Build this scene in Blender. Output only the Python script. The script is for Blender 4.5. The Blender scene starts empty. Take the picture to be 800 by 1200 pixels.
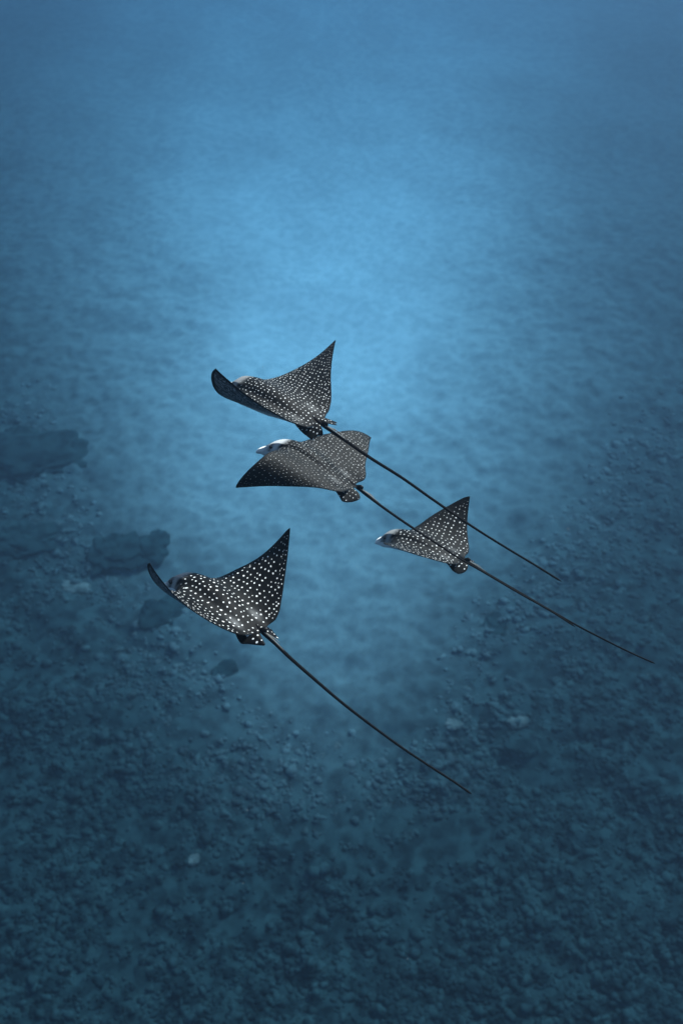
import bpy, bmesh, math, random
import numpy as np
from mathutils import Vector, Euler

# ------------------------------------------------------------------ camera, sky, sun, exposure
scene = bpy.context.scene
COL = scene.collection
CAM_H = 44.0                     # metres above the sea floor
cam = bpy.data.cameras.new('camera')
cam_o = bpy.data.objects.new('camera', cam)
COL.objects.link(cam_o)
cam_o.location = (0, 0, CAM_H)
cam_o.rotation_euler = (math.radians(45), 0, 0)
cam.sensor_fit = 'VERTICAL'
cam.sensor_height = 24.0
cam.sensor_width = 16.0
cam.lens = 12.0 / math.tan(math.radians(25))
cam.clip_start = 0.05
cam.clip_end = 2000
cam.dof.use_dof = True
cam.dof.focus_distance = 6.0
cam.dof.aperture_fstop = 1.4
scene.camera = cam_o

SUN_EL, SUN_AZ = math.radians(40), math.radians(32)     # azimuth from +Y towards +X
world = bpy.data.worlds.new('World')
scene.world = world
world.use_nodes = True
wn = world.node_tree
bg = wn.nodes['Background']
sky = wn.nodes.new('ShaderNodeTexSky')
sky.sky_type = 'NISHITA'
sky.sun_disc = False
sky.sun_elevation = SUN_EL
sky.sun_rotation = SUN_AZ
wn.links.new(sky.outputs['Color'], bg.inputs['Color'])
bg.inputs['Strength'].default_value = 0.10

sun = bpy.data.lights.new('sun', 'SUN')
sun.energy = 4.8
sun.angle = math.radians(0.5)
sun.color = (1.0, 0.97, 0.92)
sun_o = bpy.data.objects.new('sun', sun)
COL.objects.link(sun_o)
sd = Vector((math.sin(SUN_AZ) * math.cos(SUN_EL), math.cos(SUN_AZ) * math.cos(SUN_EL), math.sin(SUN_EL)))
sun_o.rotation_euler = sd.to_track_quat('Z', 'Y').to_euler()
sun_o.location = sd * 60

scene.view_settings.view_transform = 'Standard'
scene.view_settings.look = 'None'
scene.view_settings.exposure = 0.6
scene.view_settings.gamma = 1.0
scene.view_settings.use_curve_mapping = False
scene.cycles.use_denoising = True
scene.cycles.volume_bounces = 1
scene.cycles.max_bounces = 4

# ------------------------------------------------------------------ helpers
rng = np.random.default_rng(7)

def tag(o, label=None, category=None, group=None, kind=None):
    for k, v in (('label', label), ('category', category), ('group', group), ('kind', kind)):
        if v: o[k] = v
    return o

def mesh_np(name, verts, faces, smooth=True):
    """mesh from an (n,3) array and a list of (m,k) face arrays"""
    me = bpy.data.meshes.new(name)
    me.vertices.add(len(verts))
    me.vertices.foreach_set('co', np.asarray(verts, np.float32).ravel())
    loops = np.concatenate([f.ravel() for f in faces]).astype(np.int32)
    sizes = np.concatenate([np.full(len(f), f.shape[1]) for f in faces]).astype(np.int32)
    me.loops.add(len(loops)); me.loops.foreach_set('vertex_index', loops)
    me.polygons.add(len(sizes))
    me.polygons.foreach_set('loop_start', np.concatenate([[0], np.cumsum(sizes)[:-1]]).astype(np.int32))
    me.polygons.foreach_set('use_smooth', np.full(len(sizes), smooth))
    me.update(calc_edges=True); me.validate()
    return me

def link(name, me, mat, parent=None):
    o = bpy.data.objects.new(name, me)
    COL.objects.link(o)
    if mat: me.materials.append(mat)
    if parent: o.parent = parent
    return o

def fattr(me, name, val):
    a = me.attributes.new(name, 'FLOAT', 'POINT'); a.data.foreach_set('value', np.asarray(val, np.float32).ravel())

def vattr(me, name, val):
    a = me.attributes.new(name, 'FLOAT_VECTOR', 'POINT'); a.data.foreach_set('vector', np.asarray(val, np.float32).ravel())

def sst(v, lo, hi):
    t = np.clip((v - lo) / (hi - lo), 0, 1); return t * t * (3 - 2 * t)

def vnoise(x, y, seed=0):
    """2-D value noise, 0..1"""
    xi = np.floor(x).astype(np.int64); yi = np.floor(y).astype(np.int64)
    fx = x - xi; fy = y - yi
    fx = fx * fx * (3 - 2 * fx); fy = fy * fy * (3 - 2 * fy)
    def h(a, b):
        n = (a * 374761393 + b * 668265263 + seed * 974634541) & 0xffffffff
        n = ((n ^ (n >> 13)) * 1274126177) & 0xffffffff
        return ((n ^ (n >> 16)) & 0xffff) / 65535.0
    return (h(xi, yi) * (1 - fx) + h(xi + 1, yi) * fx) * (1 - fy) + (h(xi, yi + 1) * (1 - fx) + h(xi + 1, yi + 1) * fx) * fy

def fbm(x, y, octaves, seed=0, gain=.5):
    t = 0; a = 1.; s = 0.
    for k in range(octaves):
        t = t + a * vnoise(x * 2 ** k + 17.3 * k, y * 2 ** k - 9.1 * k, seed + k); s += a; a *= gain
    return t / s

class NT:
    """small node-graph helper"""
    def __init__(s, name):
        s.m = bpy.data.materials.new(name); s.m.use_nodes = True
        s.t = s.m.node_tree; s.b = s.t.nodes['Principled BSDF']; s.out = s.t.nodes['Material Output']
    def n(s, typ, **kw):
        d = s.t.nodes.new(typ)
        for k, v in kw.items(): setattr(d, k, v)
        return d
    def put(s, sock, v):
        if hasattr(v, 'is_output') or isinstance(v, bpy.types.NodeSocket): s.t.links.new(v, sock)
        else: sock.default_value = v
    def math(s, op, a, b=0., c=0., clamp=False):
        d = s.n('ShaderNodeMath', operation=op, use_clamp=clamp)
        for i, v in enumerate((a, b, c)): s.put(d.inputs[i], v)
        return d.outputs[0]
    def vmath(s, op, a, b=None, scale=None):
        d = s.n('ShaderNodeVectorMath', operation=op); s.put(d.inputs[0], a)
        if b is not None: s.put(d.inputs[1], b)
        if scale is not None: s.put(d.inputs['Scale'], scale)
        return d.outputs[0]
    def mix(s, f, a, b):
        d = s.n('ShaderNodeMix', data_type='RGBA'); s.put(d.inputs[0], f); s.put(d.inputs[6], a); s.put(d.inputs[7], b)
        return d.outputs[2]
    def step(s, v, lo, hi, a=0., b=1.):
        d = s.n('ShaderNodeMapRange', interpolation_type='SMOOTHSTEP'); s.put(d.inputs[0], v)
        for i, q in enumerate((lo, hi, a, b)): s.put(d.inputs[i + 1], q)
        return d.outputs[0]
    def noise(s, vec, scale, detail=4., rough=.55, dist=0.):
        d = s.n('ShaderNodeTexNoise'); s.put(d.inputs['Vector'], vec); s.put(d.inputs['Scale'], scale)
        d.inputs['Detail'].default_value = detail; d.inputs['Roughness'].default_value = rough; d.inputs['Distortion'].default_value = dist
        return d.outputs['Fac']
    def colnoise(s, vec, scale):
        d = s.n('ShaderNodeTexNoise'); s.put(d.inputs['Vector'], vec); d.inputs['Scale'].default_value = scale
        return s.vmath('SUBTRACT', d.outputs['Color'], (.5, .5, .5))
    def attr(s, name): return s.n('ShaderNodeAttribute', attribute_name=name)

# ------------------------------------------------------------------ the sea floor
def sand_glow(x, y):
    """1 in the sunlit glow, painted as pale sandy ground widening ahead, 0 on the darker rubble reef round it"""
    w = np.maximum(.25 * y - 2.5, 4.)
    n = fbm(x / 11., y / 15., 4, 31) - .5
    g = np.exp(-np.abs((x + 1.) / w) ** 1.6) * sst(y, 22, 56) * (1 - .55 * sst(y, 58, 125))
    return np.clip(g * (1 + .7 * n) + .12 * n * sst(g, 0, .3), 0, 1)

def floor_height(x, y):
    reef = (1 - .9 * sand_glow(x, y)) * (1 - .75 * sst(y, 50, 95))
    h = 1.0 * (fbm(x / 12., y / 12., 3, 3) - .5)
    return h + reef * (.9 * (fbm(x / 2.2, y / 2.2, 4, 11, .6) - .5) + .26 * (fbm(x / .6, y / .6, 3, 23, .6) - .5))

def axis(lo, hi, step, far_lo, far_hi):
    a = np.arange(lo, hi + 1e-6, step)
    up = [hi]; d = step
    while up[-1] < far_hi: d *= 1.12; up.append(up[-1] + d)
    dn = [lo]; d = step
    while dn[-1] > far_lo: d *= 1.12; dn.append(dn[-1] - d)
    return np.concatenate([dn[:0:-1], a, up[1:]])

def reef_colours(g, pos):
    """mottled algae turf: dark clumps in a paler broken network"""
    med = g.noise(pos, 2.3, 5., .62, .5)
    fine = g.noise(pos, 7., 3., .6, .3)
    d = g.n('ShaderNodeTexVoronoi', feature='SMOOTH_F1'); g.put(d.inputs['Vector'], g.vmath('ADD', pos, g.vmath('SCALE', g.colnoise(pos, 2.), scale=.8)))
    d.inputs['Scale'].default_value = 1.5; d.inputs['Smoothness'].default_value = .4
    net = g.step(d.outputs['Distance'], .25, .75)
    f = g.math('ADD', g.math('MULTIPLY', med, .9), g.math('ADD', g.math('MULTIPLY', fine, .55), g.math('MULTIPLY', net, .30)))
    return g.step(f, .58, 1.22), med, fine

def build_floor():
    gx = axis(-46, 46, .2, -560, 560); gy = axis(11, 128, .2, -300, 620)
    X, Y = np.meshgrid(gx, gy, indexing='ij')
    Z = floor_height(X, Y)
    n, m = X.shape
    i, j = np.meshgrid(np.arange(n - 1), np.arange(m - 1), indexing='ij'); a = (i * m + j).ravel()
    me = mesh_np('seabed', np.stack([X, Y, Z], -1).reshape(-1, 3), [np.stack([a, a + m, a + m + 1, a + 1], 1)])
    fattr(me, 'glow_mask', sand_glow(X, Y))  # mask that paints the sunlit glow into the floor colour
    g = NT('sea_floor')
    pos = g.n('ShaderNodeNewGeometry').outputs['Position']
    glow_mask = g.attr('glow_mask').outputs['Fac']
    f, med, fine = reef_colours(g, pos)
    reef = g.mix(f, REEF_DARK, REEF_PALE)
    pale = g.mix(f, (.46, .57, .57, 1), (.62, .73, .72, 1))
    g.put(g.b.inputs['Base Color'], g.mix(glow_mask, reef, pale))
    g.b.inputs['Roughness'].default_value = .95
    g.b.inputs['Specular IOR Level'].default_value = .1
    o = link('seabed', me, g.m)
    tag(o, 'sandy sea floor with a painted sunlit glow and dark coral rubble far below the rays', None, None, 'structure')

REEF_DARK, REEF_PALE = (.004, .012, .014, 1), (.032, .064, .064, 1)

def ico(sub):
    bm = bmesh.new(); bmesh.ops.create_icosphere(bm, subdivisions=sub, radius=1.)
    v = np.array([p.co[:] for p in bm.verts]); f = np.array([[q.index for q in p.verts] for p in bm.faces]); bm.free()
    return v, f

def reef_material(name, c0, c1, glow_tint=False):
    g = NT(name)
    pos = g.n('ShaderNodeNewGeometry').outputs['Position']
    f, med, fine = reef_colours(g, pos)
    col = g.mix(f, c0, c1)
    if glow_tint:                       # lumps inside the painted glow are lightened to match it
        col = g.mix(g.math('POWER', g.attr('glow_mask').outputs['Fac'], .7), col, (.50, .57, .56, 1))
    g.put(g.b.inputs['Base Color'], col)
    g.b.inputs['Roughness'].default_value = .95
    g.b.inputs['Specular IOR Level'].default_value = .1
    return g.m

def build_rubble():
    v0, f0 = ico(1)
    N = 52000
    y = 11 + 46 * rng.random(N * 3) ** 1.2
    x = (rng.random(N * 3) * 2 - 1) * (14 + y * .42)
    keep = (fbm(x / 3., y / 3., 4, 51, .6) + .3 * (rng.random(N * 3) - .5) > .44) & (rng.random(N * 3) > 7 * sand_glow(x, y))
    x, y = x[keep][:N], y[keep][:N]
    k = len(x)
    r = np.clip(np.exp(rng.normal(-2.6, .5, k)), .035, .24)
    v = v0[None] * (1 + .9 * (rng.random((k, len(v0), 1)) - .5))
    v = v * (r[:, None] * np.stack([.7 + .9 * rng.random(k), .7 + .9 * rng.random(k), .25 + .3 * rng.random(k)], 1))[:, None, :]
    a = rng.random(k) * 6.283; c, s = np.cos(a)[:, None], np.sin(a)[:, None]
    v = np.stack([v[..., 0] * c - v[..., 1] * s, v[..., 0] * s + v[..., 1] * c, v[..., 2]], -1)
    v = v + np.stack([x, y, floor_height(x, y)], 1)[:, None, :]
    f = f0[None] + (np.arange(k) * len(v0))[:, None, None]
    me = mesh_np('coral_rubble', v.reshape(-1, 3), [f.reshape(-1, 3)], smooth=True)
    fattr(me, 'glow_mask', np.repeat(sand_glow(x, y), len(v0)))
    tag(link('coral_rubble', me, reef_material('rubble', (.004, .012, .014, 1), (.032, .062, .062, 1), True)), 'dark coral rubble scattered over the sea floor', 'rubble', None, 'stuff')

def mound(name, x, y, w, d, h, mat, seed, label, cat, group):
    r = np.random.default_rng(seed); v0, f0 = ico(5)
    off = r.random(3) * 40
    n = fbm(v0[:, 0] * 2.6 + off[0], v0[:, 1] * 2.6 + v0[:, 2] * 1.7 + off[1], 5, seed, .55) - .5
    n2 = fbm(v0[:, 0] * 1.1 + off[2], v0[:, 1] * 1.1, 2, seed + 9) - .5
    v = v0 * (1 + .8 * n + 1.0 * n2)[:, None] * [w / 2, d / 2, h * .34]
    o = link(name, mesh_np(name, v, [f0]), mat)
    o.location = (x, y, float(floor_height(np.array([x]), np.array([y]))[0]) - .06 * h)
    return tag(o, label, cat, group)

def build_reef():
    dm = reef_material('dark_coral', (.006, .015, .017, 1), (.030, .058, .058, 1))
    pm = reef_material('pale_rock', (.06, .075, .07, 1), (.20, .22, .20, 1))
    D = [(-18.90, 48.80, 6.40, 5.20, 1.27, 'large dark coral mound at the left edge of the sea floor, beside the middle rays'),
         (-17.20, 42.00, 3.40, 2.60, 0.85, 'dark coral mound at the left edge, just below the largest mound'),
         (-12.40, 40.80, 2.50, 3.00, 0.77, 'left one of a pair of dark coral mounds above the lower left ray'),
         (-10.60, 41.40, 2.00, 2.60, 0.68, 'right one of a pair of dark coral mounds above the lower left ray'),
         (-9.10, 36.60, 2.50, 2.40, 0.68, 'dark coral mound on the sea floor right beneath the head of the lower left ray'),
         (2.04, 24.20, 1.44, 1.60, 0.44, 'small round dark coral head below the middle of the picture, past the lowest tail tip'),
         (8.50, 28.40, 1.40, 1.30, 0.41, 'small dark coral head at lower right, to the right of the lowest tail tip'),
         (-5.80, 33.00, 1.10, 1.10, 0.34, 'small dark coral head just under the tail base of the lower left ray'),
         (7.80, 35.60, 1.50, 1.50, 0.41, 'small dark coral head right below the long tail of the smallest ray')]
    for i, a in enumerate(D):
        mound('coral_head', *a[:5], dm, 100 + i, a[5], 'coral head', 'dark coral heads on the sea floor')
    P = [(-14.10, 38.40, 1.70, 1.00, 0.27, 'pale broken rock on the sea floor at far left, level with the lower left ray'),
         (5.30, 29.60, 0.80, 0.64, 0.20, 'pale rock above the tail tip of the lower left ray'),
         (8.40, 29.80, 1.00, 0.72, 0.20, 'pale rock farthest right, level with the lowest tail tip'),
         (-6.40, 22.80, 0.60, 0.56, 0.17, 'lone pale rock in the dark lower left of the sea floor'),
         (-0.16, 28.60, 0.44, 0.40, 0.14, 'tiny pale stone just left of the lowest long tail')]
    for i, a in enumerate(P):
        mound('pale_rock', *a[:5], pm, 200 + i, a[5], 'rock', 'pale rocks on the sea floor')

# pose of each ray: place, turn, size, wing flex, outline, tail and fin lines in body units
RAYS = [
    dict(
        label='topmost spotted eagle ray, its raised left wing hiding its snout',
        pos=[-0.3533, 4.6617, 18.1765],
        rot=[2.4849, -0.0536, 0.1042],
        scale=0.5751,
        left=[0.4118, 0.9955, -0.1806, -0.1299, -0.2934, 0.0947, 0.2831],
        right=[0.0051, 0.6476, -0.1263, -0.2581, -0.3792, 0.188, 0.1094],
        plan=[0.1435, 0.019, 0.0009, 0.0214, 0.0068],
        head=[-0.2052, -0.123],
        tail=[[-0.542, 0.006, 0.0], [-0.829, 0.067, 0.0], [-1.232, 0.155, 0.0], [-1.6, 0.215, 0.0], [-1.97, 0.299, 0.0], [-2.32, 0.375, 0.0], [-2.421, 0.395, 0.0], [-2.832, 0.461, 0.0], [-3.128, 0.501, 0.0], [-3.347, 0.536, 0.0]],
        fin=[[-0.347, 0.131, -0.028], [-0.457, 0.165, -0.044], [-0.528, 0.177, -0.05], [-0.592, 0.181, -0.052], [-0.597, 0.156, -0.04], [-0.601, 0.13, -0.028], [-0.643, 0.107, -0.017], [-0.614, 0.072, -0.001], [-0.552, 0.032, 0.018]],
        bare=0.02,
        size=0.14,
        spots=23,
        dark=0.32,
        tone=0.5,
        sheen=0.6,
        pale=1.0,
        plain=0.0,
    ),
    dict(
        label='spotted eagle ray with pale white head and both wings drooping, directly under the topmost ray',
        pos=[-0.1632, 4.8702, 17.5364],
        rot=[2.5686, 0.193, 0.3225],
        scale=0.529,
        left=[0.45, -1.1276, -1.3862, 0.2862, 0.5038, 0.4064, 0.3509],
        right=[0.4392, -0.0175, -0.8245, -0.0075, 0.2028, -0.0444, 0.0941],
        plan=[0.08, -0.0197, -0.0298, -0.043, -0.024],
        head=[-0.4354, 0.4528],
        tail=[[-0.533, -0.05, 0.0], [-0.911, 0.021, 0.0], [-1.41, 0.072, 0.0], [-1.728, 0.087, 0.0], [-2.002, 0.101, 0.0], [-2.213, 0.087, 0.0], [-2.689, 0.073, 0.0], [-3.152, 0.047, 0.0], [-3.4, 0.059, 0.0]],
        fin=[[-0.399, 0.16, -0.042], [-0.474, 0.19, -0.056], [-0.547, 0.223, -0.071], [-0.601, 0.198, -0.06], [-0.657, 0.14, -0.033], [-0.68, 0.087, -0.008], [-0.641, 0.045, 0.012], [-0.572, 0.024, 0.021]],
        bare=0.03,
        size=0.115,
        spots=22,
        dark=0.42,
        tone=1.1,
        sheen=0.6,
        pale=0.85,
        plain=0.3,
    ),
    dict(
        label='smallest spotted eagle ray on the right, crossed by the tails of two other rays',
        pos=[0.5299, 4.7901, 16.8906],
        rot=[2.6109, -0.0777, 0.2871],
        scale=0.5099,
        left=[0.3523, 0.495, -0.331, -0.0071, 0.0839, 0.1569, 0.2297],
        right=[0.1108, 0.7607, 0.0318, 0.1146, -0.0457, 0.0317, 0.0692],
        plan=[0.04, -0.002, 0.0199, 0.0034, 0.0083],
        head=[-0.2846, 0.2363],
        tail=[[-0.523, -0.03, 0.0], [-0.757, 0.053, 0.0], [-1.339, 0.239, 0.0], [-1.886, 0.409, 0.0], [-2.176, 0.496, 0.0], [-2.559, 0.585, 0.0], [-2.872, 0.647, 0.0], [-3.14, 0.68, 0.0]],
        fin=[[-0.395, 0.134, -0.03], [-0.502, 0.193, -0.057], [-0.567, 0.2, -0.061], [-0.624, 0.156, -0.04], [-0.638, 0.106, -0.017], [-0.615, 0.047, 0.011], [-0.539, 0.013, 0.027]],
        bare=0.09,
        size=0.135,
        spots=16,
        dark=0.3,
        tone=0.5,
        sheen=0.5,
        pale=1.0,
        plain=0.0,
    ),
    dict(
        label='spotted eagle ray with the boldest white spots, swimming alone at the lower left',
        pos=[-0.6261, 3.6291, 17.7095],
        rot=[2.3925, -0.0934, 0.3211],
        scale=0.5798,
        left=[0.2942, 0.9427, 0.0273, -0.0392, 0.1045, 0.1487, 0.2351],
        right=[0.2826, 0.6059, 0.2228, -0.2338, -0.2551, 0.0091, 0.2401],
        plan=[0.06, -0.0393, -0.0223, 0.0004, -0.0004],
        head=[-0.3381, 0.2612],
        tail=[[-0.5, -0.021, 0.0], [-0.576, -0.008, 0.0], [-0.748, 0.017, 0.0], [-0.901, 0.047, 0.0], [-1.264, 0.099, 0.0], [-1.635, 0.143, 0.0], [-1.969, 0.163, 0.0], [-2.249, 0.171, 0.0], [-2.535, 0.163, 0.0], [-2.753, 0.152, 0.0], [-2.913, 0.152, 0.0]],
        fin=[[-0.377, 0.14, -0.033], [-0.442, 0.168, -0.046], [-0.499, 0.18, -0.051], [-0.556, 0.147, -0.036], [-0.611, 0.121, -0.024], [-0.676, 0.078, -0.004], [-0.617, 0.052, 0.008], [-0.541, 0.022, 0.023]],
        bare=0.05,
        size=0.15,
        spots=17.5,
        dark=0.15,
        tone=0.5,
        sheen=1.0,
        pale=1.0,
        plain=0.0,
    ),
]

def interp(pts,q):
    # monotone cubic (PCHIP)
    p=np.array(pts,float); x,y=p[:,0],p[:,1]
    h=np.diff(x); d=np.diff(y)/h; m=np.zeros(len(x))
    for i in range(1,len(x)-1):
        if d[i-1]*d[i]>0:
            w1=2*h[i]+h[i-1]; w2=h[i]+2*h[i-1]
            m[i]=(w1+w2)/(w1/d[i-1]+w2/d[i])
    m[0]=d[0]; m[-1]=d[-1]
    q=np.clip(q,x[0],x[-1]); k=np.clip(np.searchsorted(x,q)-1,0,len(x)-2)
    t=(q-x[k])/h[k]
    return (2*t**3-3*t**2+1)*y[k]+(t**3-2*t**2+t)*h[k]*m[k]+(-2*t**3+3*t**2)*y[k+1]+(t**3-t**2)*h[k]*m[k+1]
LE=[(0,.64),(.033,.635),(.046,.615),(.051,.575),(.068,.54),(.09,.485),(.105,.455),(.13,.42),(.2,.355),(.35,.265),(.5,.18),(.65,.08),(.8,-.035),(.9,-.125),(.97,-.205),(1,-.26)]
TE=[(0,-.54),(.05,-.53),(.1,-.505),(.15,-.50),(.2,-.51),(.28,-.49),(.4,-.43),(.6,-.345),(.8,-.29),(.95,-.268),(1,-.265)]
TB=[(-.72,.010),(-.6,.022),(-.5,.034),(-.35,.062),(-.1,.10),(.15,.125),(.32,.128),(.42,.122),(.50,.108),(.545,.086),(.575,.054),(.60,.032),(.67,.027)]
Z0=[(-.72,0),(.2,0),(.45,-.012),(.54,-.03),(.59,-.04),(.63,-.043)]
def spans(n_head,n_wing):
    a=np.linspace(0,.16,n_head,endpoint=False); b=.16+(.84)*(np.linspace(0,1,n_wing)**.95)
    v=np.concatenate([a,b]); return np.concatenate([-v[:0:-1],v])
def rest(n_head=9,n_wing=14,n_chord=15,planform=None):
    s=spans(n_head,n_wing); av=np.abs(s)
    le=interp(LE,av); te=interp(TE,av)
    if planform is not None:
        hl,b1,b2,t1,t2=planform
        hd=np.clip((.17-av)/.08,0,1); hd=hd*hd*(3-2*hd)
        le=le+hd*hl*np.clip(le-.3,0,1)+b1*np.exp(-((av-.24)/.13)**2)+b2*np.exp(-((av-.6)/.2)**2)
        te=te+t1*np.exp(-((av-.24)/.12)**2)+t2*np.exp(-((av-.6)/.2)**2)
    c=.5-.5*np.cos(np.linspace(0,np.pi,n_chord)); c=.6*c+.4*np.linspace(0,1,n_chord)
    X=le[:,None]+(te-le)[:,None]*c[None,:]
    V=np.repeat(s[:,None],n_chord,1); A=np.abs(V)
    ch=(le-te)[:,None]
    r=le[:,None]-X; R=np.minimum(.035+.085*np.clip((A-.045)/.03,0,1),ch*.35); f=np.sqrt(np.clip(1-(1-np.clip(r/R,0,1))**2,0,1))
    xr=X-te[:,None]; f2=np.clip(xr/np.minimum(.45,ch*.8+1e-6),0,1)**.8
    tb=interp(TB,X)
    lat=np.exp(-(A/.185)**2)
    wing=.034*(1-A)**1.2+.004
    top=(tb*lat+wing*(1-lat*.6))*f*(.08+.92*f2)+.0015
    bot=(tb*.75*lat+wing*.55*(1-lat*.6))*f*(.08+.92*f2)+.0015
    z0=interp(Z0,X)*np.exp(-(A/.12)**2)
    return dict(X=X,V=V,top=z0+top,bot=z0-bot,s=s)
def wingcurve(v,th):
    # spanwise curve: returns y,z and angle at |span| v
    N=400; g=np.linspace(0,1,N)
    w=np.clip((g-.10)/.9,0,1); k=np.clip((g-.06)/.12,0,1); k=k*k*(3-2*k)
    a=k*(th[0]+th[1]*w+th[2]*w*w)
    y=np.concatenate([[0],np.cumsum((np.cos(a[1:])+np.cos(a[:-1]))/2*(g[1]-g[0]))])
    z=np.concatenate([[0],np.cumsum((np.sin(a[1:])+np.sin(a[:-1]))/2*(g[1]-g[0]))])
    return np.interp(v,g,y),np.interp(v,g,z),np.interp(v,g,a)
def deform(X,V,Z,wl,wr,hb=0.,hy=0.):
    """rest (x, span v, height z) -> local xyz; wl/wr=(th0,th1,th2,tw1,tw2,k1,k2)"""
    out=np.zeros(X.shape+(3,))
    for sgn,w in ((1,wl),(-1,wr)):
        m=(V>=0) if sgn>0 else (V<0)
        v=np.abs(V[m]); x=X[m]; z=Z[m]
        y0,z0,a=wingcurve(v,w[:3])
        q=np.clip((v-.12)/.88,0,1)
        tw=w[3]*q+w[4]*q*q
        xr=-.08-.17*q
        dx=(x-xr)
        xx=xr+dx*np.cos(tw)-z*np.sin(tw)*0+ (w[5]*q+w[6]*q*q)
        n=z+dx*np.sin(tw)
        out[m,0]=xx; out[m,1]=sgn*(y0-n*np.sin(a)); out[m,2]=z0+n*np.cos(a)
    g=np.clip(X-.12,0,2)**2*np.exp(-(V/.32)**2)
    out[...,2]+=hb*g; out[...,1]+=hy*g
    return out

# ------------------------------------------------------------------ the eagle rays
def skin_material(name, spots, dark, pale):
    g = NT(name)
    r = g.attr('rest').outputs['Vector']
    dens = g.attr('fine').outputs['Fac']
    size = g.attr('spot').outputs['Fac']
    tone = g.attr('tone').outputs['Fac']
    side = g.attr('side').outputs['Fac']
    beak = g.attr('beak').outputs['Fac']
    hole = g.attr('hole').outputs['Fac']
    span = g.attr('span').outputs['Fac']
    wob = g.n('ShaderNodeTexNoise'); g.put(wob.inputs['Vector'], r); wob.inputs['Scale'].default_value = 5.; wob.inputs['Detail'].default_value = 1.
    r2 = g.vmath('ADD', r, g.vmath('SCALE', g.vmath('SUBTRACT', wob.outputs['Color'], (.5, .5, .5)), scale=.07))
    def layer(scale, k):
        d = g.n('ShaderNodeTexVoronoi', voronoi_dimensions='2D', feature='F1')
        g.put(d.inputs['Vector'], r2); d.inputs['Scale'].default_value = scale; d.inputs['Randomness'].default_value = .45
        cellv = g.n('ShaderNodeSeparateColor'); g.put(cellv.inputs[0], d.outputs['Color'])
        rad = g.math('MULTIPLY', g.math('MULTIPLY', size, k), g.math('MULTIPLY_ADD', cellv.outputs[0], .5, .68))
        e = g.math('SUBTRACT', rad, d.outputs['Distance'])
        return g.step(e, -.03, .05)
    a, b = layer(spots, 1.), layer(spots * 1.4, 1.15)
    sp = g.mix(g.step(dens, .45, .55), a, b)
    blot = g.noise(r, 9., 4., .6)
    fine = g.noise(r, 60., 3., .6)
    base = g.mix(g.step(blot, .3, .75), (.010 * dark, .011 * dark, .012 * dark, 1), (.032 * dark, .034 * dark, .034 * dark, 1))
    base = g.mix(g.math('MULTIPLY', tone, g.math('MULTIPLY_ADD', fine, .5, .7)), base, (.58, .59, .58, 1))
    spotc = g.mix(fine, (.72 * pale, .73 * pale, .70 * pale, 1), (.86 * pale, .86 * pale, .83 * pale, 1))
    col = g.mix(sp, base, spotc)
    col = g.mix(beak, col, (.82, .82, .78, 1))
    col = g.mix(hole, col, (.006, .006, .007, 1))
    # underside: white belly running into dusky wings with wavy lines
    w = g.n('ShaderNodeTexWave', wave_type='BANDS', wave_profile='SIN'); g.put(w.inputs['Vector'], r)
    w.inputs['Scale'].default_value = 9.; w.inputs['Distortion'].default_value = 14.; w.inputs['Detail'].default_value = 2.
    w.inputs['Detail Scale'].default_value = 1.6
    lines = g.step(w.outputs['Fac'], .62, .95)
    dusky = g.mix(g.math('MULTIPLY', lines, .85), (.040, .045, .052, 1), (.24, .26, .28, 1))
    under = g.mix(g.step(span, .22, .5), (.50, .52, .52, 1), dusky)
    under = g.mix(g.attr('rim').outputs['Fac'], under, (.012, .012, .014, 1))
    g.put(g.b.inputs['Base Color'], g.mix(side, col, under))
    g.b.inputs['Roughness'].default_value = .55
    g.put(g.b.inputs['Specular IOR Level'], g.math('MULTIPLY_ADD', hole, -.05, .08))
    bump = g.n('ShaderNodeBump'); bump.inputs['Strength'].default_value = .25; bump.inputs['Distance'].default_value = .01
    g.put(bump.inputs['Height'], g.math('ADD', g.noise(r, 40., 4., .6), g.math('MULTIPLY', sp, .2)))
    g.put(g.b.inputs['Normal'], bump.outputs['Normal'])
    return g.m

def plain(name, col, rough, spec=.5):
    g = NT(name); g.b.inputs['Base Color'].default_value = (*col, 1)
    g.b.inputs['Roughness'].default_value = rough; g.b.inputs['Specular IOR Level'].default_value = spec
    return g.m

def spline(P, n):
    P = np.array(P, float); d = np.concatenate([[0], np.cumsum(np.linalg.norm(np.diff(P, axis=0), axis=1))])
    q = np.linspace(0, d[-1], n)
    m = np.gradient(P, d, axis=0)
    k = np.clip(np.searchsorted(d, q) - 1, 0, len(d) - 2); h = (d[k + 1] - d[k])[:, None]; t = ((q - d[k]) / (d[k + 1] - d[k]))[:, None]
    return (2*t**3-3*t**2+1)*P[k]+(t**3-2*t**2+t)*h*m[k]+(-2*t**3+3*t**2)*P[k+1]+(t**3-t**2)*h*m[k+1], q / d[-1]

def tube(C, R, ns, flat=1.):
    """closed tube along centreline C with radii R"""
    T = np.gradient(C, axis=0); T /= np.linalg.norm(T, axis=1)[:, None]
    U = np.array([0, 0, 1.])[None] - T * T[:, 2:3]; U /= np.linalg.norm(U, axis=1)[:, None]
    S = np.cross(T, U)
    a = np.arange(ns) * 2 * math.pi / ns
    v = C[:, None] + R[:, None, None] * (np.cos(a)[None, :, None] * S[:, None] + flat * np.sin(a)[None, :, None] * U[:, None])
    n = len(C); i, j = np.meshgrid(np.arange(n - 1), np.arange(ns), indexing='ij'); j2 = (j + 1) % ns
    q = np.stack([i * ns + j, i * ns + j2, (i + 1) * ns + j2, (i + 1) * ns + j], -1).reshape(-1, 4)
    caps = [np.arange(ns)[::-1][None], ((n - 1) * ns + np.arange(ns))[None]]
    return v.reshape(-1, 3), [q] + caps

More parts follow.
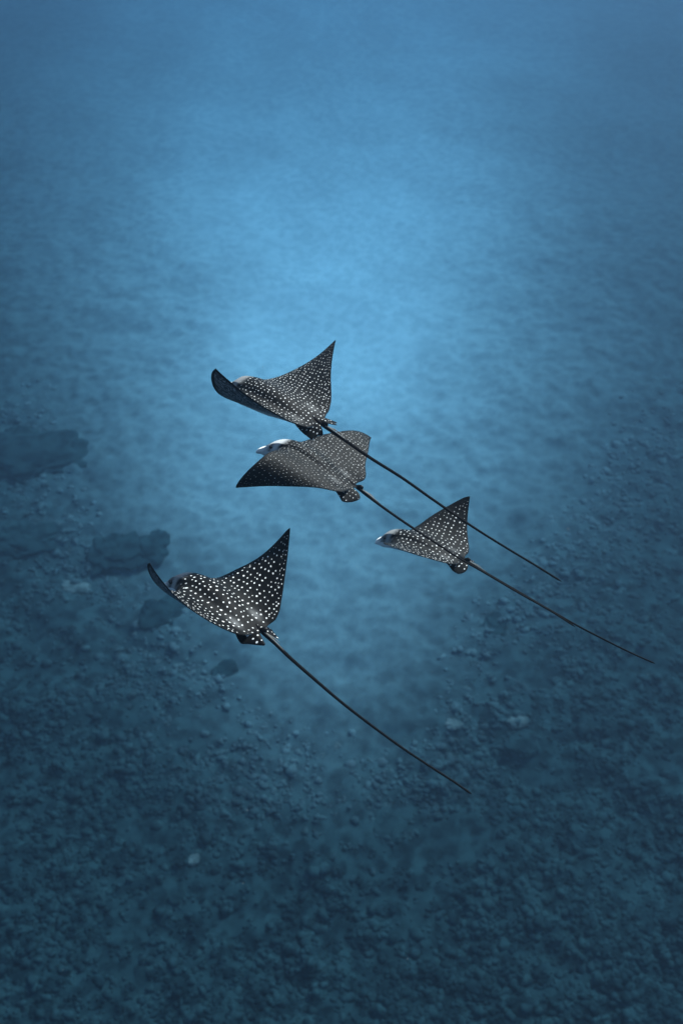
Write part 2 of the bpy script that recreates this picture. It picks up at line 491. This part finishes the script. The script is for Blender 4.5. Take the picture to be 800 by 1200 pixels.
def skin_attrs(me, rest_uv, spot, fine, tone, side, beak, hole, span, rim):
    vattr(me, 'rest', np.concatenate([rest_uv, np.zeros((len(rest_uv), 1))], 1))
    for k, v in (('spot', spot), ('fine', fine), ('tone', tone), ('side', side), ('beak', beak), ('hole', hole), ('span', span), ('rim', rim)):
        fattr(me, k, np.broadcast_to(v, len(rest_uv)))

def build_ray(d, mats):
    root = bpy.data.objects.new('eagle_ray', None); COL.objects.link(root)
    root.location = Vector(d['pos']) + Vector((0, 0, CAM_H - 22)); root.scale = [d['scale']] * 3
    y, p, r = d['rot']
    root.rotation_mode = 'XYZ'; root.rotation_euler = (r, -p, y)
    tag(root, d['label'], 'stingray', 'spotted eagle rays swimming together')
    R = rest(22, 40, 44, d['plan'])
    X, V = R['X'], R['V']; n, m = X.shape
    L = lambda Z: deform(X, V, Z, d['left'], d['right'], *d['head'])
    top, bot = L(R['top']), L(R['bot'])
    i, j = np.meshgrid(np.arange(n - 1), np.arange(m - 1), indexing='ij'); a = (i * m + j).ravel()
    N = n * m
    qt = np.stack([a, a + 1, a + m + 1, a + m], 1); qb = np.stack([a, a + m, a + m + 1, a + 1], 1) + N
    ring = np.concatenate([np.arange(n) * m, (n - 1) * m + np.arange(1, m), (np.arange(n - 2, -1, -1)) * m + m - 1, np.arange(m - 2, 0, -1)])
    r2 = np.roll(ring, -1)
    side = np.stack([ring, ring + N, r2 + N, r2], 1)[:, ::-1]
    # tail: one more shell of the same mesh, rooted inside the body
    tp = np.array(d['tail'])
    back = tp[0] - tp[1]; start = (tp[0] + back / np.linalg.norm(back) * .2 + [0, 0, .012])[None]
    C, t = spline(np.concatenate([start, tp + [0, 0, .004]]), 90)
    Rt = .016 * (1 - t) ** 1.3 * .7 + .0050 / d['scale'] + .006 * np.exp(-t / .05)
    Rt[-1] = .002
    tv, tf = tube(C, Rt, 10, .8)
    verts = np.concatenate([top.reshape(-1, 3), bot.reshape(-1, 3), tv])
    me = mesh_np('body', verts, [qt, qb, side] + [f + 2 * N for f in tf])
    A = np.abs(V); le = np.repeat(X[:, :1], m, 1); te = np.repeat(X[:, -1:], m, 1)
    fl, ft = le - X, X - te
    # spot size over the back: none on the head and along the leading edge, small at the margins
    head = sst(X, .36, .44) * (1 - sst(A, .16, .22))
    spot = d['size'] * (1 - head) * sst(fl, d['bare'] * .3, d['bare'] * 1.3) * sst(ft, .008, .02)
    spot = spot * (1 - .30 * sst(A, .55, .95))
    spot = spot * (1 - d['plain'] * sst(V, .12, .3))      # a plainer left wing
    fine = np.maximum(np.maximum(1 - sst(ft, .05, .09), sst(A, .80, .86)), 1 - sst(fl, .05, .09)) * (A > .16)
    sheen_tone = .012 * np.exp(-((A - .17) / .08) ** 2) * sst(X, -.5, -.1) + .22 * np.exp(-((A - .12) / .04) ** 2 - ((X + .34) / .07) ** 2)  # sheen along the wing roots and highlight by the tail root, painted paler
    tone = d['tone'] * (head * .85) + sheen_tone * d['sheen']
    beak = sst(X, .565, .60) * (A < .12)
    hole = np.exp(-(((X - .40) / .036) ** 2 + ((A - .105) / .022) ** 2) ** 2)
    hole = np.maximum(hole, np.exp(-(((X - .515) / .022) ** 2 + ((A - .075) / .02) ** 2) ** 2) * .8)
    rim = np.maximum(np.maximum(1 - sst(ft, .02, .05), 1 - sst(fl, .02, .05)), sst(A, .95, 1.)) * (A > .14)
    nt = len(tv)
    cat = lambda s, b, t0: np.concatenate([np.broadcast_to(s, X.shape).ravel(), np.broadcast_to(b, X.shape).ravel(), np.full(nt, t0)])
    uv = np.stack([X, V], -1).reshape(-1, 2)
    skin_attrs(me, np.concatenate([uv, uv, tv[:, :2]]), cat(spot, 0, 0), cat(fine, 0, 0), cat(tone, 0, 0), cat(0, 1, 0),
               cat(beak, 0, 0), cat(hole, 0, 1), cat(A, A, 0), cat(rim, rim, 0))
    link('body', me, mats['skin'], root)
    one = lambda x, v, z: deform(np.array([x]), np.array([v]), np.array([z]), d['left'], d['right'], *d['head'])[0]
    # eyes
    for s in (1, -1):
        v0, f0 = ico(3)
        c = one(.515, s * .078, .045)
        e = link('eye', mesh_np('eye', v0 * [.022, .016, .018] + c, [f0]), mats['eye'], root)
        iv = v0 * [.011, .006, .010] + c + [.003, s * .012, .001]
        link('pupil', mesh_np('pupil', iv, [f0]), mats['pupil'], e)
    # pelvic fins: rounded flaps under the tail root
    for s in (1, -1):
        O = np.array(d['fin']); O = O * [1, s, 1]
        O = np.concatenate([O, [[-.48, s * .005, .01], [-.27, s * .10, .01]]])
        k = len(O); ctr = np.array([-.46, s * .07, 0.])
        P, _ = spline(np.concatenate([O, O[:1]]), 49); P = P[:-1]; P[:, 1] = s * np.maximum(s * P[:, 1], .004)
        rings = [ctr + (P - ctr) * q for q in (1., .93, .8, .6, .35)]
        th = [.0015, .006, .010, .014, .017]
        vt = np.concatenate([q + [0, 0, h] for q, h in zip(rings, th)] + [ctr[None] + [0, 0, .019]] + [q - [0, 0, h] for q, h in zip(rings, th)] + [ctr[None] - [0, 0, .019]])
        vt = vt - [0, 0, .012]
        K = len(P); nr = len(rings); half = nr * K + 1; idx = np.arange(K); nx = (idx + 1) % K
        fq, f3 = [], []
        for q in range(nr - 1):
            A0, B0 = q * K, (q + 1) * K
            fq.append(np.stack([A0 + idx, A0 + nx, B0 + nx, B0 + idx], 1)); fq.append(np.stack([A0 + idx, B0 + idx, B0 + nx, A0 + nx], 1) + half)
        B0 = (nr - 1) * K
        f3.append(np.stack([B0 + idx, B0 + nx, np.full(K, nr * K)], 1)); f3.append(np.stack([B0 + nx, B0 + idx, np.full(K, nr * K)], 1) + half)
        fq.append(np.stack([idx, idx + half, nx + half, nx], 1))
        fm = mesh_np('pelvic_fin', vt, [np.concatenate(fq), np.concatenate(f3)])
        bm = bmesh.new(); bm.from_mesh(fm); bmesh.ops.recalc_face_normals(bm, faces=bm.faces); bm.to_mesh(fm); bm.free()
        isb = np.concatenate([np.zeros(half), np.ones(half)])
        e = np.concatenate([np.repeat([.6, 1, 1, 1, 1], K), [1]] * 2)
        skin_attrs(fm, vt[:, :2], d['size'] * e, .0, .0, isb, 0., 0., 0.1, 0.)
        link('pelvic_fin', fm, mats['skin'], root)
    # dorsal fin on the root of the tail, stinging spines behind it
    b = spline(np.concatenate([start, tp]), 200)[0]
    at = lambda s: b[np.argmin(np.abs(np.cumsum(np.linalg.norm(np.diff(b, axis=0, prepend=b[:1]), axis=1)) - s))]
    prof = [(0, .0), (.03, .035), (.06, .055), (.09, .058), (.105, .045), (.10, .02), (.11, 0)]
    b0 = at(.20); dirv = at(.32) - b0; dirv /= np.linalg.norm(dirv)
    Q = np.array([b0 + dirv * q[0] + [0, 0, q[1] + .012] for q in prof]); sd_ = np.cross(dirv, [0, 0, 1])
    Qm = Q.mean(0); kk = len(Q)
    vt = np.concatenate([Q, [Qm + sd_ * .010], [Qm - sd_ * .010]]); idx = np.arange(kk); nx = (idx + 1) % kk
    dm = mesh_np('dorsal_fin', vt, [np.concatenate([np.stack([idx, nx, np.full(kk, kk)], 1), np.stack([nx, idx, np.full(kk, kk + 1)], 1)])])
    link('dorsal_fin', dm, mats['tail'], root)
    for q, (off, ln) in enumerate(((.016, .30), (-.012, .20))):
        pts = np.array([at(.28 + .03 * q) + [0, 0, .022], at(.36 + .03 * q) + sd_ * off * .6 + [0, 0, .034], at(.28 + ln) + sd_ * off + [0, 0, .036]])
        Cs, ts = spline(pts, 26)
        Rs = .0085 * (1 - ts) ** .7 + .0012; Rs = Rs * (1 + .35 * (np.arange(26) % 2))
        sv, sf = tube(Cs, Rs, 6, .6)
        link('tail_spine', mesh_np('tail_spine', sv, sf), mats['spine'], root)
    return root

def build_rays():
    eye = plain('eye_dark', (.010, .010, .011), .12); pupil = plain('pupil_black', (.004, .004, .004), .08)
    tailm = plain('tail_black', (.006, .006, .007), .45, .2); spine = plain('spine_horn', (.10, .10, .09), .5)
    for d in RAYS:
        build_ray(d, dict(skin=skin_material('spotted_skin', d['spots'], d['dark'], d['pale']), eye=eye, pupil=pupil, tail=tailm, spine=spine))

# ------------------------------------------------------------------ drifting specks and the water itself
def build_specks():
    v0, f0 = ico(1); k = 260
    z = 3. + 70 * rng.random(k) ** 1.2
    f, r_ = np.array([0, .7071, -.7071]), np.array([1., 0, 0]); u = np.array([0, .7071, .7071])
    c = np.array([0, 0, CAM_H]) + z[:, None] * (f + ((rng.random(k) - .5) * .75)[:, None] * r_ + ((rng.random(k) - .5) * 1.05)[:, None] * u)
    c = c[c[:, 2] > .5]; k = len(c)
    r = 0.0008 + .0022 * rng.random(k) ** 3
    v = v0[None] * r[:, None, None] + c[:, None]
    me = mesh_np('drifting_specks', v.reshape(-1, 3), [(f0[None] + (np.arange(k) * len(v0))[:, None, None]).reshape(-1, 3)])
    tag(link('drifting_specks', me, plain('speck', (.35, .37, .36), .8, .1)), 'tiny pale specks drifting in the blue water', 'specks', None, 'stuff')

def build_haze():
    lo, hi = np.array([-800, -520, -3.]), np.array([800, 900, CAM_H + 1.])
    v = np.array([[(lo, hi)[i][0], (lo, hi)[j][1], (lo, hi)[k][2]] for i in (0, 1) for j in (0, 1) for k in (0, 1)])
    f = np.array([[0, 1, 3, 2], [4, 6, 7, 5], [0, 4, 5, 1], [2, 3, 7, 6], [0, 2, 6, 4], [1, 5, 7, 3]])
    m = bpy.data.materials.new('sea_water'); m.use_nodes = True; t = m.node_tree
    t.nodes.remove(t.nodes['Principled BSDF'])
    pv = t.nodes.new('ShaderNodeVolumePrincipled')
    pv.inputs['Color'].default_value = WATER
    pv.inputs['Absorption Color'].default_value = ABSORB
    pv.inputs['Density'].default_value = DENS
    pv.inputs['Anisotropy'].default_value = ANISO
    t.links.new(pv.outputs[0], t.nodes['Material Output'].inputs['Volume'])
    tag(link('haze', mesh_np('haze', v, [f], False), m), 'blue sea water fading the distance', 'water', None, 'stuff')

ABSORB = (0, .23, .54, 1)
WATER, DENS, ANISO = (.156, .213, .28, 1), .0165, .72
build_floor()
build_rubble()
build_reef()
build_rays()
build_specks()
build_haze()
